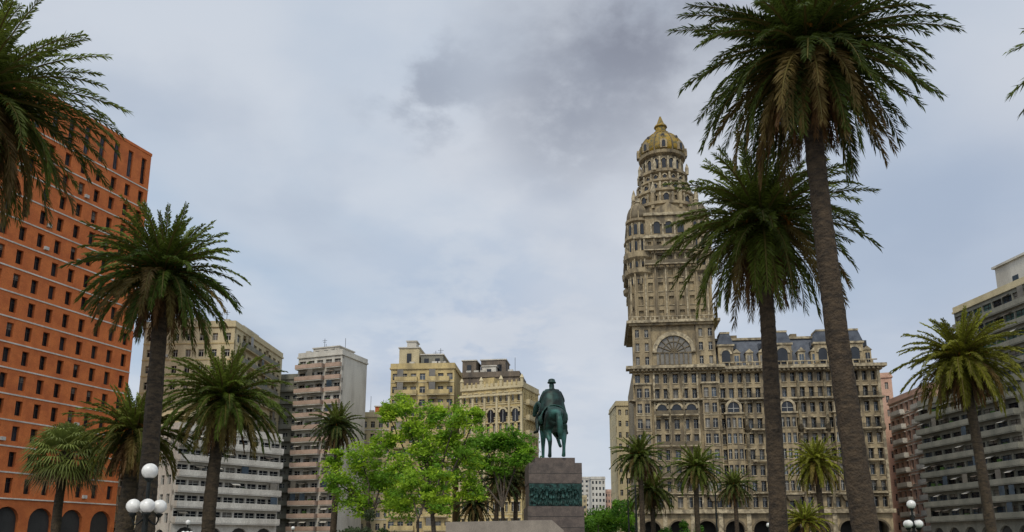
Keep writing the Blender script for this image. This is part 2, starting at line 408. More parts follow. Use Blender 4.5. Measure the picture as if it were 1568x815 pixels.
    for tx in (2.4, TW-2.4):
        for ty in (2.0, 15.2):
            b.rev(tx, ty, [(1.2, 55.0), (2.2, 58.0), (2.4, 60.5), (3.25, 61.2), (3.35, 62.2), (2.6, 62.25),
                           (2.5, 64.2), (3.4, 65.0), (3.5, 66.2), (2.6, 66.25), (2.5, 69.4), (3.1, 69.8), (3.1, 70.5), (2.35, 70.6), (2.3, 74.0), (2.85, 74.3), (2.85, 74.9), (2.4, 75.0)], 20, STONE)
            for zz, rr, hh in ((58.7, 2.38, 1.3), (62.7, 2.58, 1.3), (66.8, 2.55, 2.2), (71, 2.35, 2.5)):
                for k in range(10):
                    a = 2*math.pi*(k+.5)/10
                    b.M = Matrix.Translation((tx, ty, 0)) @ Matrix.Rotation(a, 4, 'Z') @ Matrix.Translation((0, -rr, 0))
                    b.archpanel(0, .75, zz, zz+hh-.3, -.06, .3, GLASS, 6)
                    b.box(-.85, -.6, -.25, .3, zz-.3, zz+hh+.3, STONE_L)
                    b.M = Matrix.Identity(4)
            prof = [(2.4*math.cos(t)**.8+.02, 75.0+4.2*math.sin(t)) for t in [R(x) for x in (0, 15, 30, 45, 58, 70, 80, 88)]]
            b.rev(tx, ty, prof, 20, STONE_D, True)
            for k in range(8):
                a = 2*math.pi*k/8
                b.tube([(tx+(r+.05)*math.cos(a), ty+(r+.05)*math.sin(a), z) for r, z in prof], .13, 4, STONE)
            b.rev(tx, ty, [(.5, 79.0), (.5, 79.8), (.7, 79.9), (.3, 80.5), (.05, 81.4)], 8, STONE_L)
    cy = 8.6
    b.rev(cx, cy, [(7.9, 74), (7.9, 78.6), (8.4, 78.9), (8.4, 79.6), (6.9, 79.7), (6.7, 82.6), (7.2, 82.9), (7.2, 83.5), (6.1, 83.6), (5.8, 85.6), (6.3, 85.9), (6.3, 86.4), (5.3, 86.6), (5.0, 88.2),
                   (5.8, 88.6), (5.8, 89.3), (4.4, 89.35), (4.4, 93.4), (5.4, 93.8), (5.6, 94.5), (5.1, 94.6)], 24, STONE)
    for (rr, z0, hh, nn, w) in ((6.9, 80, 1.8, 16, 1.1), (5.95, 83.9, 1.2, 16, .9), (5.15, 86.7, 1.1, 16, .7), (4.4, 89.7, 2.8, 16, .9)):
        for k in range(nn):
            a = 2*math.pi*k/nn
            b.M = Matrix.Translation((cx, cy, 0)) @ Matrix.Rotation(a, 4, 'Z') @ Matrix.Translation((0, -rr, 0))
            b.archpanel(0, w, z0, z0+hh-.3, -.08, .4, GLASS, 8)
            b.archring(0, z0+hh-.3, w/2, w/2+.2, -.3, .3, STONE_L, 6)
            b.M = Matrix.Translation((cx, cy, 0)) @ Matrix.Rotation(a+math.pi/nn, 4, 'Z') @ Matrix.Translation((0, -rr, 0))
            b.box(-.2, .2, -.5, .3, z0-.2, z0+hh+.5, STONE_L)
            b.M = Matrix.Identity(4)
    for k in range(8):
        a = 2*math.pi*(k+.5)/8
        b.M = Matrix.Translation((cx, cy, 0)) @ Matrix.Rotation(a, 4, 'Z')
        b.prism([(-.35, 78), (.35, 78), (.35, 82), (-.35, 82)], -8.2, -6.7, STONE)
        b.rev(0, -7.7, [(.55, 82), (.6, 83), (.35, 84), (.1, 85)], 8, STONE_L)
        b.rev(0, -5.9, [(.4, 88.9), (.45, 90.6), (.25, 91.3), (.05, 91.9)], 8, STONE_L)
        b.M = Matrix.Identity(4)
    def squash(o):
        for v in o.data.vertices:
            if v.co.z > 49: v.co.z = 49+(v.co.z-49)*.94
    squash(b.build('tower', e))
    b = B()
    prof = [(5.3, 94.6), (5.5, 95.6), (5.35, 96.8), (4.8, 98.2), (3.95, 99.5), (2.9, 100.5), (2.0, 101.1), (1.5, 101.4)]
    b.rev(cx, cy, prof, 32, DOME, True)
    for k in range(16):
        a = 2*math.pi*k/16
        b.tube([(cx+(r+.05)*math.cos(a), cy+(r+.05)*math.sin(a), z) for r, z in prof], .16, 4, STONE_D if k % 2 else DOME)
    for k in range(8):
        a = 2*math.pi*k/8
        b.M = Matrix.Translation((cx, cy, 0)) @ Matrix.Rotation(a, 4, 'Z')
        b.archpanel(0, 1.6, 94.8, 96.4, -5.85, -4.4, STONE, 8); b.archpanel(0, .8, 95.0, 96.3, -5.95, -5.851, GLASS, 8)
        b.archpanel(0, .9, 98.2, 98.8, -4.7, -3.2, STONE_D, 8); b.archpanel(0, .5, 98.3, 98.8, -4.78, -4.701, GLASS, 8)
        b.M = Matrix.Identity(4)
    b.rev(cx, cy, [(1.9, 101.3), (1.9, 101.7), (1.3, 101.8), (1.25, 103.2), (1.6, 103.4), (1.5, 103.7), (.9, 104.4), (.35, 106.0), (.2, 106.5)], 12, DOME)
    squash(b.build('golden_dome', e))
salvo()

# ------------------------------------------------------------------ other buildings
def roof_clutter(seed, items, m=WHITE):
    def f(b, W, D, H):
        r = random.Random(seed)
        for (a, c, y0, y1, h, mm) in items: 
            b.box(a*W, c*W, y0*D, y1*D, H, H+h, mm)
            b.box(a*W-.2, c*W+.2, y0*D-.2, y1*D+.2, H+h+.002, H+h+.25, m)
            n = max(1, int((c-a)*W/2.2))
            for k in range(n):
                x = a*W+(c-a)*W*(k+.5)/n
                b.box(x-.5, x+.5, y0*D-.06, y0*D-.005, H+h*.3, H+h*.75, GLASS)
        for k in range(6):
            x = r.uniform(.1, .9)*W; y = r.uniform(.2, .8)*D; h = r.uniform(3, 6)
            b.tube([(x, y, H), (x, y, H+h)], .05, 5, IRON)
            if k % 2: b.box(x-.6, x+.6, y-.03, y+.03, H+h-.5, H+h-.44, IRON); b.box(x-.4, x+.4, y-.03, y+.03, H+h-.9, H+h-.84, IRON)
        x = r.uniform(.2, .8)*W
        b.rev(x, D*.4, [(.8, H), (.8, H+1.7), (.3, H+2.0)], 12, GREYC)
        for k in range(4):
            x = r.uniform(.05, .9)*W; b.box(x, x+1.1, .8, 1.7, H, H+1.5, WHITE)
    return f

def hotel():
    P1 = (-63.9, 130.0); dv = (.347, .938); Lh = 64
    pl = (P1[0]-dv[0]*Lh, P1[1]-dv[1]*Lh)
    e = empty('brick_hotel', (pl[0], pl[1], 0), math.atan2(dv[1], dv[0]))
    b = B(); W = Lh; D = 20; H = 69.0
    b.box(.5, W-.5, .5, D, 0, H-.1, DARKC)
    nf = 15; z0 = 8.0; z1 = 62.5; fh = (z1-z0)/nf; nc = 22
    gl = [GLASS, GLASS, GLASS, GLASS3]
    facade(b, W, z0, z1, nc, nf, BRICK, ww=.38, wh=.58, d=.5, glass=gl, frame=FRAME_D, low=.5, drop=.15, acs=.08)
    for r in range(nf+1):
        b.box(0, W, -.12, -.031, z0+r*fh-.10, z0+r*fh+.10, WHITE)
    facade(b, W, z1+.003, H, nc, 1, BRICK, ww=.36, wh=.74, d=.4, glass=[GLASS, GLASS3], frame=FRAME_D, low=.35, drop=0)
    n = 12
    for k in range(n): b.archwall(k*W/n, (k+1)*W/n-.002, 5.0, 7.9, W/n*.36, -.1, .8, BRICK, 8)
    b.box(-.1, W+.1, -.3, .3, 7.9, 7.997, WHITE)
    b.box(W-.5, W, .8, D, 0, H, BRICK); b.box(0, .5, .8, D, 0, H, BRICK); b.box(0, W, D, D+.4, 0, H, BRICK)
    b.box(-.1, W+.1, -.1, D+.1, H+.003, H+.5, BRICK)
    b.build('walls', e)
    b = B(); b.box(8, 30, 6, 15, H+.5, H+4.5, BRICK); b.box(40, 50, 8, 14, H+.5, H+3.5, WHITE)
    b.build('roof_plant', e)
hotel()

building('cream_apartment_building', (-71.5, 150), (-53.6, 149), 27, 43.0, CREAM,
         front=dict(nc=7, nr=12, ww=.42, wh=.45, band=CREAM_Y, acs=.2), right=dict(nc=9, nr=12, ww=.6, wh=.5, band=CREAM, things=.5, balc=[(1, 8, GREYC, .8, CREAM)]),
         extra=roof_clutter(1, [(.1, .45, .2, .6, 3.0, CREAM), (.6, .9, .3, .6, 2.0, CREAM)]))
building('white_balcony_building', (-52.6, 125), (-40.6, 139.5), 12, 19.5, WHITE,
         front=dict(nc=9, nr=6, ww=.85, wh=.66, zb=5, drop=.1, glass=[GLASS], things=.4, balc=[(0, 9, WHITE, 1.0, WHITE)]), left=dict(nc=5, nr=5, ww=.5, wh=.5))
building('cream_low_building', (-68, 134), (-53, 128), 14, 22, CREAM,
         front=dict(nc=7, nr=6, ww=.4, wh=.5, zb=5, sill=WHITE, acs=.2))
building('balcony_apartment_tower', (-47.8, 174), (-37.2, 170), 10.4, 42.5, WHITE,
         front=dict(nc=5, nr=14, ww=.7, wh=.6, drop=.5, things=.9, balc=[(0, 3.1, PINKISH, 1.3, WHITE), (3.3, 5, PINKISH, .8, WHITE)], wall=WHITE),
         extra=roof_clutter(3, [(.2, .8, .2, .8, 2.2, WHITE)]))
building('dark_narrow_building', (-54, 178), (-47.9, 177), 12, 38.5, GREYC,
         front=dict(nc=3, nr=12, ww=.6, wh=.5, balc=[(0, 3, GREYC, .9, GREYC)]))
building('cream_office_building', (-36, 188), (-26.5, 188), 12, 31.5, CREAM,
         front=dict(nc=5, nr=9, ww=.5, wh=.5, band=WHITE), extra=roof_clutter(5, [(.3, .7, .2, .7, 2.6, BRICK)]))
building('yellow_balcony_building', (-25.8, 166), (-12.2, 165), 14, 38.3, CREAM_Y,
         front=dict(nc=7, nr=12, ww=.62, wh=.5, band=CREAM, acs=.15, things=.8, balc=[(.5, 3, CREAM_Y, 1.0, CREAM), (4, 6.5, CREAM_Y, 1.0, CREAM)]),
         extra=roof_clutter(6, [(.1, .42, .1, .6, 4.6, CREAM), (.45, .8, .1, .7, 3.0, GREYC), (.2, .35, .2, .4, 6.4, WHITE)]))
building('brown_party_wall_building', (-12.6, 176), (1.6, 174), 12, 38.5, BROWNW,
         front=dict(nc=6, nr=11, ww=.2, wh=.3, glass=[GLASS]), extra=roof_clutter(8, [(.08, .3, .1, .6, 3.8, BROWNW), (.4, .62, .1, .6, 2.4, WHITE), (.35, .75, .3, .8, 4.4, BROWNW)]))
def classical_extra(b, W, D, H):
    for k in range(int(W/1.0)): b.box(.2+k*1.0, .5+k*1.0, -.25, .0, H+.3, H+1.3, CREAM_Y)
    for x in (0, W*.33, W*.66, W): b.rev(x, 0, [(.35, H), (.35, H+1.5), (.5, H+1.6), (.1, H+2.4)], 8, CREAM)
    b.box(W*.2, W*.45, 3, 8, H, H+2.8, CREAM_Y); b.box(W*.6, W*.8, 4, 8, H, H+2.0, BROWNW)
    fh = (33.0-4.5)/9
    for k in range(5):
        cx = W/5*(k+.5)
        z = 4.5+7*fh
        b.archpanel(cx, 1.3, z-.6, z+1.4, -.2, -.035, GLASS); b.archring(cx, z+1.4, .65, 1.0, -.4, -.034, CREAM)
        b.box(cx-.04, cx+.04, -.26, -.2, z-.6, z+2, FRAME_W)
    for k in range(6): b.box(W/5*k-.22, W/5*k+.22, -.45, -.034, 12, 31.5, CREAM)
    for z in (12, 22.5, 31.5): b.box(-.5, W+.3, -.75, -.46, z, z+.45, CREAM)
building('classical_cream_building', (-10.5, 163.5), (2.0, 158.5), 9.8, 33.0, CREAM_Y,
         front=dict(nc=10, nr=9, ww=.45, wh=.58, sill=CREAM, hood=CREAM, band=CREAM), right=dict(nc=6, nr=9, ww=.4, wh=.55, sill=CREAM, band=CREAM, balc=[(1, 5, CREAM, .8, CREAM)]), extra=classical_extra, trim=CREAM)
building('narrow_white_building', (26.2, 198), (31.5, 198), 14, 36, CREAM, front=dict(nc=3, nr=11, ww=.4, wh=.5), left=dict(nc=4, nr=11, ww=.3, wh=.4))
building('pink_balcony_building', (86.4, 180), (85.6, 160), 14, 33, PINK,
         front=dict(nc=8, nr=9, ww=.5, wh=.6, sill=WHITE, hood=WHITE, band=WHITE, balc=[(1, 3, WHITE, 1.0, WHITE), (5, 7, WHITE, 1.0, WHITE)]))
building('pink_corner_block', (81.5, 190), (91, 187), 14, 41, PINK, front=dict(nc=4, nr=11, ww=.3, wh=.5))
def office():
    def ext(b, W, D, H):
        b.box(3.5, 60, 2.0, 12, H, H+.9, GREYC)
        b.box(7, 60, 4, 14, H+.9, H+6.4, WHITE); b.box(6.6, 60, 3.6, 14.2, H+6.402, H+6.8, WHITE)
        for k in range(6): b.box(11+k*3, 12.4+k*3, 3.92, 3.995, H+2.5, H+3.6, GLASS3)
    far = (84.8, 147.0); dv = (.12, -.993); Lw = 60
    near = (far[0]+dv[0]*Lw, far[1]+dv[1]*Lw)
    building('grey_office_building', far, near, 16, 45.0, GREYC,
        front=dict(nc=24, nr=12, zb=6, ww=.93, wh=.66, drop=.12, glass=[GGREEN, GGREEN, GLASS, GLASS3], frame=FRAME_D, band=GREYC, things=.3, balc=[(0, 24, GREYC, .7, GREYC)]),
        left=None, extra=ext, trim=CREAM)
    building('grey_office_wing', (81.2, 157), (84.0, 130), 3.6, 28.5, GREYC,
        front=dict(nc=9, nr=8, zb=6, ww=.85, wh=.6, drop=.2, glass=[GLASS, GLASS, GLASS3], frame=FRAME_D, things=.6, balc=[(0, 9, GREYC, 1.1, GREYC)]))
office()
for i, (x, y, w, h) in enumerate([(30, 420, 9, 26), (39.5, 400, 7, 34), (47, 405, 5, 28), (44, 520, 12, 44), (53, 430, 20, 26)]):
    building('distant_building', (x, y), (x+w, y), 12, h, [CREAM, WHITE, PINK, WHITE, CREAM][i], front=dict(nc=4, nr=int(h/3.3), ww=.5, wh=.5, mull=False))

# ------------------------------------------------------------------ ground
g = B(); g.box(-3000, 3000, -1500, 6000, -1, 0, mat('earth', (.10, .10, .08), ns=.02)); g.build('ground')
g = B(); g.box(-200, 200, -120, 700, .004-.003, .004, mat('asphalt', (.055, .055, .056), ns=.5)); g.build('road')
PAVE = mat('plaza_paving', (.30, .27, .24), (.22, .20, .18), ns=.5)
g = B(); g.box(-44, 66, -60, 118, .0045, .14, PAVE)
for k in range(-10, 16): g.box(k*4.2, k*4.2+.3, -60, 118, .14+.001, .144, GRAN_L)
g.build('plaza_pavement')
g = B(); g.box(-44.3, -44, -60, 118, .0045, .15, GRAN_L); g.box(66, 66.3, -60, 118, .0045, .15, GRAN_L); g.box(-44.3, 66.3, 118, 118.3, .0045, .15, GRAN_L); g.build('kerb')
g = B(); LINE = mat('road_paint', (.75, .75, .72))
for k in range(-9, 16): g.box(k*4.5, k*4.5+2, 123, 123.15, .005, .008, LINE)
g.build('road_marking')
g = B(); g.box(-90, 130, 127, 157, .0045, .13, PAVE); g.build('pavement')
GRASS = mat('lawn', (.05, .10, .02), ns=2)
for (x0, x1, y0, y1) in ((-30, -8, 28, 60), (12, 34, 28, 60), (-28, -6, 72, 104), (12, 36, 72, 104)):
    g = B(); g.box(x0, x1, y0, y1, .145, .2, GRASS); g.box(x0-.2, x1+.2, y0-.2, y0, .145, .3, GRAN_L); g.box(x0-.2, x1+.2, y1, y1+.2, .145, .3, GRAN_L)
    g.build('lawn')

# ------------------------------------------------------------------ palms
def colmesh(name, V, F, C, m, parent):
    me = bpy.data.meshes.new(name); me.from_pydata(V.tolist(), [], F.tolist()); me.materials.append(m)
    a = me.color_attributes.new('Col', 'FLOAT_COLOR', 'POINT')
    c4 = np.ones((len(V), 4), np.float32); c4[:, :3] = C
    a.data.foreach_set('color', c4.ravel()); me.update()
    o = bpy.data.objects.new(name, me); scene.collection.objects.link(o); o.parent = parent
    return o

def trunk(base, top, r0, r1, parent, seed=0, rings=90):
    rs = random.Random(seed); n = 24; vs = []; fs = []
    base = Vector(base); top = Vector(top); H = (top-base).length
    bow = Vector((rs.uniform(-.25, .25), rs.uniform(-.25, .25), 0))
    for i in range(rings+1):
        t = i/rings; p = base.lerp(top, t)+bow*math.sin(math.pi*t)
        r = r0+(r1-r0)*t
        if t < .06: r *= 1+(1-t/.06)*.35
        if t > .93: r *= 1+(t-.93)/.07*.75
        for k in range(n):
            a = 2*math.pi*k/n
            pat = math.sin(a*6+t*H*9)*math.sin(a*6-t*H*9)
            rr = r*(1+.06*pat+.07*mnoise.noise(Vector((math.cos(a)*2, math.sin(a)*2, t*H*2+seed))))
            vs.append((p.x+rr*math.cos(a), p.y+rr*math.sin(a), p.z))
    for i in range(rings):
        for k in range(n):
            k2 = (k+1) % n; fs.append((i*n+k, i*n+k2, (i+1)*n+k2, (i+1)*n+k))
    b = B(); b.add(vs, fs, BARK, True)
    for j in range(60):
        t = 1-.075*rs.random()**1.2; a = rs.uniform(0, 6.283); p = base.lerp(top, t)
        rr = r1*1.25; q = p+Vector((math.cos(a), math.sin(a), 0))*rr*.8
        b.tube([q, q+Vector((math.cos(a)*.16, math.sin(a)*.16, .16+rs.random()*.15))], [.06, .035], 5, BARK)
    b.build('trunk', parent)

def palm(name, base, top, cr, nf=90, nl=46, lw=.05, seed=1, r0=.36, r1=.25, green=(.075, .12, .02), dead=.16, low=-48, fresh=(.16, .20, .03), orange=14):
    e = empty(name, (0, 0, 0))
    trunk(base, top, r0, r1, e, seed)
    rs = np.random.RandomState(seed)
    Vs = []; Cs = []; Fs = []; off = 0
    top = np.array(top, float); nseg = 12
    nf = int(nf*1.15); nl = int(nl*1.35)
    ndead = int(nf*dead); green = np.array(green)*np.array([1.3, 1.12, .9]); fresh = np.array(fresh)*1.15; brown = np.array((.18, .10, .04))
    for i in range(nf+ndead+orange):
        kind = 0 if i < nf else (1 if i < nf+ndead else 2)
        u = i/nf if kind == 0 else rs.rand()
        A = i*2.39996+rs.uniform(-.25, .25)
        if kind == 0:
            e0 = R(84-(84-low)*u**.9+rs.uniform(-9, 9)); L = cr*1.10*(.74+.26*min(1, u*2.5))*rs.uniform(.84, 1.06)
            bend = R(rs.uniform(38, 72))*max(.4, math.cos(e0*.8))
            c = fresh*(1-min(1, u*1.8))+green*min(1, u*1.8)
            c = c*rs.uniform(.55, 1.35)
            if u > .72 and rs.rand() < .45: c = c*.4+brown*.7
        elif kind == 1:
            e0 = R(rs.uniform(-80, -48)); L = cr*rs.uniform(.45, .8); bend = R(25); c = brown*rs.uniform(.45, 1.3)
        else:
            e0 = R(rs.uniform(-10, 55)); L = cr*rs.uniform(.25, .42); bend = R(80); c = np.array((.40, .18, .03))*rs.uniform(.6, 1.1)
        tt = np.linspace(0, 1, nseg+1)
        el = np.maximum(e0-bend*tt**1.3, R(-88))
        A2 = A+rs.uniform(-.3, .3)*tt
        T = np.stack([np.cos(el)*np.cos(A2), np.cos(el)*np.sin(A2), np.sin(el)], 1)
        P = np.zeros((nseg+1, 3)); P[1:] = np.cumsum((T[1:]+T[:-1])*.5*L/nseg, 0)
        P += top+np.array([math.cos(A), math.sin(A), 0])*r1*.9+np.array([0, 0, .35*(1-u)-.1 if kind != 1 else -.45])
        side = np.stack([-np.sin(A2), np.cos(A2), np.zeros(nseg+1)], 1); up = np.cross(T, side)
        up = np.where(up[:, 2:3] < 0, -up, up)
        w = (.045*(1-tt)+.012)[:, None]*(1 if kind < 2 else .6)
        ra = np.concatenate([P-side*w, P+side*w, P-up*w*1.3], 0); m = nseg+1
        idx = np.arange(nseg)
        f = [np.stack([idx, idx+1, idx+1+m, idx+m], 1), np.stack([idx+m, idx+1+m, idx+1+2*m, idx+2*m], 1), np.stack([idx+2*m, idx+1+2*m, idx+1, idx], 1)]
        Vs.append(ra); Fs.append(np.concatenate(f)+off); off += len(ra)
        rc = np.array((.17, .14, .04)) if kind == 0 else c
        Cs.append(np.tile(rc, (len(ra), 1)))
        k = nl if kind == 0 else int(nl*.6)
        if kind == 2: k = int(nl*.3)
        ts = np.linspace(.08, .995, k)
        for sgn in (-1, 1):
            t = np.clip(ts+rs.uniform(-.5, .5, k)/k, 0, 1)
            x = t*nseg; i0 = np.minimum(x.astype(int), nseg-1); fr = (x-i0)[:, None]
            p = P[i0]*(1-fr)+P[i0+1]*fr; tg = T[i0]; sd = side[i0]*sgn; uu = up[i0]
            ang = np.radians(58-34*t+rs.uniform(-8, 8, k))[:, None]
            lift = rs.uniform(.0, .38, k)[:, None]
            dr = tg*np.cos(ang)+sd*np.sin(ang)+uu*lift
            dr /= np.linalg.norm(dr, axis=1)[:, None]
            ll = L*.165*np.minimum(1, .35+t*4)*np.sqrt(np.clip(1-t, 0, 1)*.85+.18)*rs.uniform(.8, 1.15, k)
            if kind == 2: ll *= .9
            if kind == 1: ll *= .85
            ll = ll[:, None]
            wv = (tg*.75+uu*rs.uniform(-.6, .6, k)[:, None]); wv /= np.linalg.norm(wv, axis=1)[:, None]
            lwk = lw*.5*1.25
            droop = np.array([0, 0, -1.0])*ll*rs.uniform(.1, .5, k)[:, None]*(1.0 if kind != 1 else 1.6)
            mid = p+dr*ll*.5
            tip = p+dr*ll+droop
            v = np.stack([p, mid-wv*lwk+droop*.12, tip, mid+wv*lwk+droop*.12], 1).reshape(-1, 3)
            q = np.arange(k)[:, None]*4+np.array([0, 1, 2, 3])
            Vs.append(v); Fs.append(q+off); off += len(v)
            Cs.append(np.repeat(c[None]*rs.uniform(.75, 1.25, k)[:, None], 4, 0))
    colmesh('crown', np.concatenate(Vs), np.concatenate(Fs), np.clip(np.concatenate(Cs), 0, 1), PALML, e)
    return e

def fanpalm(name, base, H, cr, seed):
    e = empty(name); top = (base[0], base[1], H)
    trunk(base, top, .28, .2, e, seed, 40)
    rs = np.random.RandomState(seed); Vs = []; Fs = []; Cs = []; off = 0; top = np.array(top)
    for i in range(85):
        u = i/85; A = i*2.4+rs.uniform(-.2, .2); e0 = R(85-130*u)
        d = np.array([math.cos(e0)*math.cos(A), math.cos(e0)*math.sin(A), math.sin(e0)])
        side = np.array([-math.sin(A), math.cos(A), 0]); L1 = cr*.55; hub = top+d*L1+np.array([0, 0, -.15*L1])
        c = np.array((.22, .26, .06))*rs.uniform(.6, 1.3)*(1-.4*u)
        if u > .88: c = np.array((.2, .14, .06))*rs.uniform(.6, 1)
        v = np.array([top-side*.03, top+side*.03, hub+side*.02, hub-side*.02]); Vs.append(v); Fs.append(np.array([[0, 1, 2, 3]])+off); off += 4; Cs.append(np.tile(c, (4, 1)))
        up = np.cross(side, d)
        for k in range(22):
            a = R(-115+230*k/21); dr = d*math.cos(a)+side*math.sin(a)
            l = cr*.5*rs.uniform(.85, 1.1)*(1-.25*abs(a)/2); wv = np.cross(dr, up)*.045
            tip = hub+dr*l+np.array([0, 0, -.45*l]); mid = hub+dr*l*.55
            Vs.append(np.array([hub, mid-wv, tip, mid+wv])); Fs.append(np.array([[0, 1, 2, 3]])+off); off += 4; Cs.append(np.tile(c*rs.uniform(.8, 1.2), (4, 1)))
    colmesh('crown', np.concatenate(Vs), np.concatenate(Fs), np.clip(np.concatenate(Cs), 0, 1), PALML, e)

DG = (.045, .075, .014)
palm('palm_tree', (10.15, 23, .15), (9.45, 23, 17.2), 3.75, 130, 60, .06, 3, .37, .25, DG, .5, low=-62, fresh=(.08, .11, .018))
palm('palm_tree', (9.5, 29, .15), (9.7, 29, 13.8), 3.7, 110, 54, .06, 5, .33, .24, (.065, .10, .016), .38, low=-50, orange=32)
palm('palm_tree', (-14.4, 32, .15), (-14.7, 32, 12.8), 3.2, 110, 50, .065, 8, .38, .27, (.055, .10, .016), .28, low=-42)
palm('palm_tree', (-17.8, 24, .15), (-17.9, 24, 16.3), 4.1, 125, 56, .06, 12, .4, .28, (.055, .085, .016), .5, low=-62)
palm('palm_tree', (-15.7, 42, .15), (-15.4, 42, 9.3), 3.3, 100, 46, .07, 14, .35, .28, (.075, .125, .018), .25, low=-45)
palm('palm_tree', (-20.2, 42, .15), (-20.0, 42, 7.5), 2.7, 90, 40, .07, 17, .45, .40, (.08, .105, .018), .6, low=-45, orange=24)
palm('palm_tree', (-16.6, 75, .15), (-16.6, 75, 12.7), 2.6, 75, 30, .09, 19, .3, .25, (.04, .07, .02), .2)
palm('palm_tree', (29.6, 50, .15), (29.0, 50, 13.4), 3.6, 105, 46, .08, 23, .33, .26, (.13, .15, .02), .4, low=-50, fresh=(.24, .25, .03), orange=30)
palm('palm_tree', (14.5, 90, .15), (14.4, 90, 11.5), 3.1, 75, 30, .11, 27, .3, .25, (.06, .10, .02), .3)
palm('palm_tree', (16.7, 96, .15), (16.7, 96, 8.0), 3.0, 75, 30, .11, 29, .3, .25, (.07, .11, .02), .3)
palm('palm_tree', (20.8, 90, .15), (20.8, 90, 10.2), 3.1, 75, 30, .11, 31, .3, .25, (.08, .13, .02), .2)
palm('palm_tree', (30.5, 110, .15), (30.5, 110, 9.6), 2.9, 65, 26, .13, 33, .3, .25, (.05, .08, .02), .2)
palm('palm_tree', (30.8, 80, .15), (30.5, 80, 9.8), 2.9, 75, 32, .10, 35, .3, .25, (.15, .18, .02), .3, fresh=(.25, .27, .03))
palm('palm_tree', (25.3, 70, .15), (25.3, 70, 3.6), 2.0, 65, 30, .09, 37, .3, .25, (.20, .24, .03), .1, low=-25, fresh=(.28, .32, .04))
palm('palm_tree', (-1.8, 95, .15), (-1.6, 95, 9.2), 3.0, 75, 30, .11, 39, .3, .25, (.035, .06, .02), .3)
palm('palm_tree', (-4.8, 100, .15), (-4.7, 100, 6.6), 2.6, 75, 28, .11, 41, .3, .25, (.035, .06, .02), .3)
palm('palm_tree', (.6, 98, .15), (.7, 98, 9.8), 2.8, 75, 28, .11, 43, .3, .25, (.04, .065, .02), .3)
palm('palm_tree', (21.3, 22, .15), (20.9, 22, 17.2), 4.4, 90, 50, .06, 47, .36, .25, DG, .4, low=-60)
fanpalm('fan_palm_tree', (-25.2, 45, .15), 6.6, 2.5, 51)

# ------------------------------------------------------------------ broadleaf trees
def tree(name, base, fork, clumps, n_leaf, ls, c1, c2, seed, r0=.22, flat=.55):
    e = empty(name); rs = random.Random(seed); nr = np.random.RandomState(seed)
    b = B(); base = Vector(base); fk = Vector(fork)
    b.tube([base, base.lerp(fk, .5)+Vector((.12, 0, 0)), fk], [r0*1.25, r0, r0*.8], 10, BARK2)
    Vs = []; Cs = []
    for (cx, cy, cz, rad) in clumps:
        c = Vector((cx, cy, cz)); mid = fk.lerp(c, .5)+Vector((rs.uniform(-.4, .4), rs.uniform(-.4, .4), rs.uniform(.0, .8)))
        b.tube([fk, mid, c], [r0*.55, r0*.35, r0*.18], 6, BARK2)
        ns = int(13*rad)+6
        for j in range(ns):
            d = Vector((rs.gauss(0, 1), rs.gauss(0, 1), rs.gauss(0, .75))).normalized()*rad*rs.uniform(.35, 1.2)
            p = c+d
            b.tube([c+d*.05, c+d*.55+Vector((0, 0, rs.uniform(0, .25))), p], [r0*.12, r0*.08, r0*.03], 4, BARK2)
            m = int(n_leaf*rs.uniform(.5, 1.4))
            sr = rad*rs.uniform(.16, .38)
            q = np.array(p)+nr.normal(0, 1, (m, 3))*np.array([sr, sr, sr*flat])
            a = nr.normal(0, 1, (m, 3))*np.array([1, 1, .6]); a /= np.linalg.norm(a, axis=1)[:, None]
            h = nr.normal(0, 1, (m, 3)); w = np.cross(a, h); w /= np.linalg.norm(w, axis=1)[:, None]
            s = ls*nr.uniform(.6, 1.3, m)[:, None]
            v = np.stack([q-a*s, q-w*s*.45, q+a*s, q+w*s*.45], 1).reshape(-1, 3)
            tone = rs.uniform(0, 1)
            col = np.array(c1)*tone+np.array(c2)*(1-tone)
            cc = np.repeat(col[None]*nr.uniform(.7, 1.25, m)[:, None], 4, 0)
            Vs.append(v); Cs.append(cc)
    b.build('trunk_and_limbs', e)
    V = np.concatenate(Vs); F = np.arange(len(V)).reshape(-1, 4)
    colmesh('foliage', V, F, np.clip(np.concatenate(Cs), 0, 1), LEAF, e)
LG1, LG2 = (.42, .58, .035), (.14, .30, .028)
tree('leafy_tree', (-6.7, 70, .15), (-6.9, 70, 4.2), [(-9.8, 70, 13.7, 1.3), (-7.4, 71, 13.2, 1.2), (-5.0, 69, 12.2, 1.3), (-8.6, 70, 11.6, 1.3), (-7.6, 70, 10.0, 1.6), (-4.2, 70, 9.2, 1.4), (-5.6, 70, 10.6, 1.1),
     (-9.4, 69, 8.0, 1.6), (-6.2, 71, 7.4, 1.5), (-11.3, 70, 10.2, 1.1), (-3.7, 71, 6.4, 1.2), (-9.2, 70, 4.9, 1.3), (-6.2, 70, 5.2, 1.2), (-3.2, 70, 13.0, .7), (-11.0, 70, 13.0, .7)], 75, .16, LG1, LG2, 61)
tree('leafy_tree', (-12.6, 72, .15), (-12.8, 72, 3.6), [(-13.5, 72, 8.8, 1.5), (-15.4, 71, 7.0, 1.3), (-12.0, 73, 7.4, 1.6), (-13.9, 72, 5.4, 1.4), (-10.6, 72, 5.7, 1.2), (-16, 72, 9.2, .8)], 80, .16, LG1, LG2, 62)
tree('leafy_tree', (-1.0, 85, .15), (-1.0, 85, 5.5), [(-2.9, 85, 12.4, 1.4), (-.6, 85, 12.8, 1.4), (1.3, 86, 12.0, 1.3), (-1.8, 85, 10.6, 1.4), (.8, 84, 10.4, 1.1), (-4.0, 85, 10.2, 1.0)], 80, .18, (.26, .46, .03), (.09, .23, .02), 63)
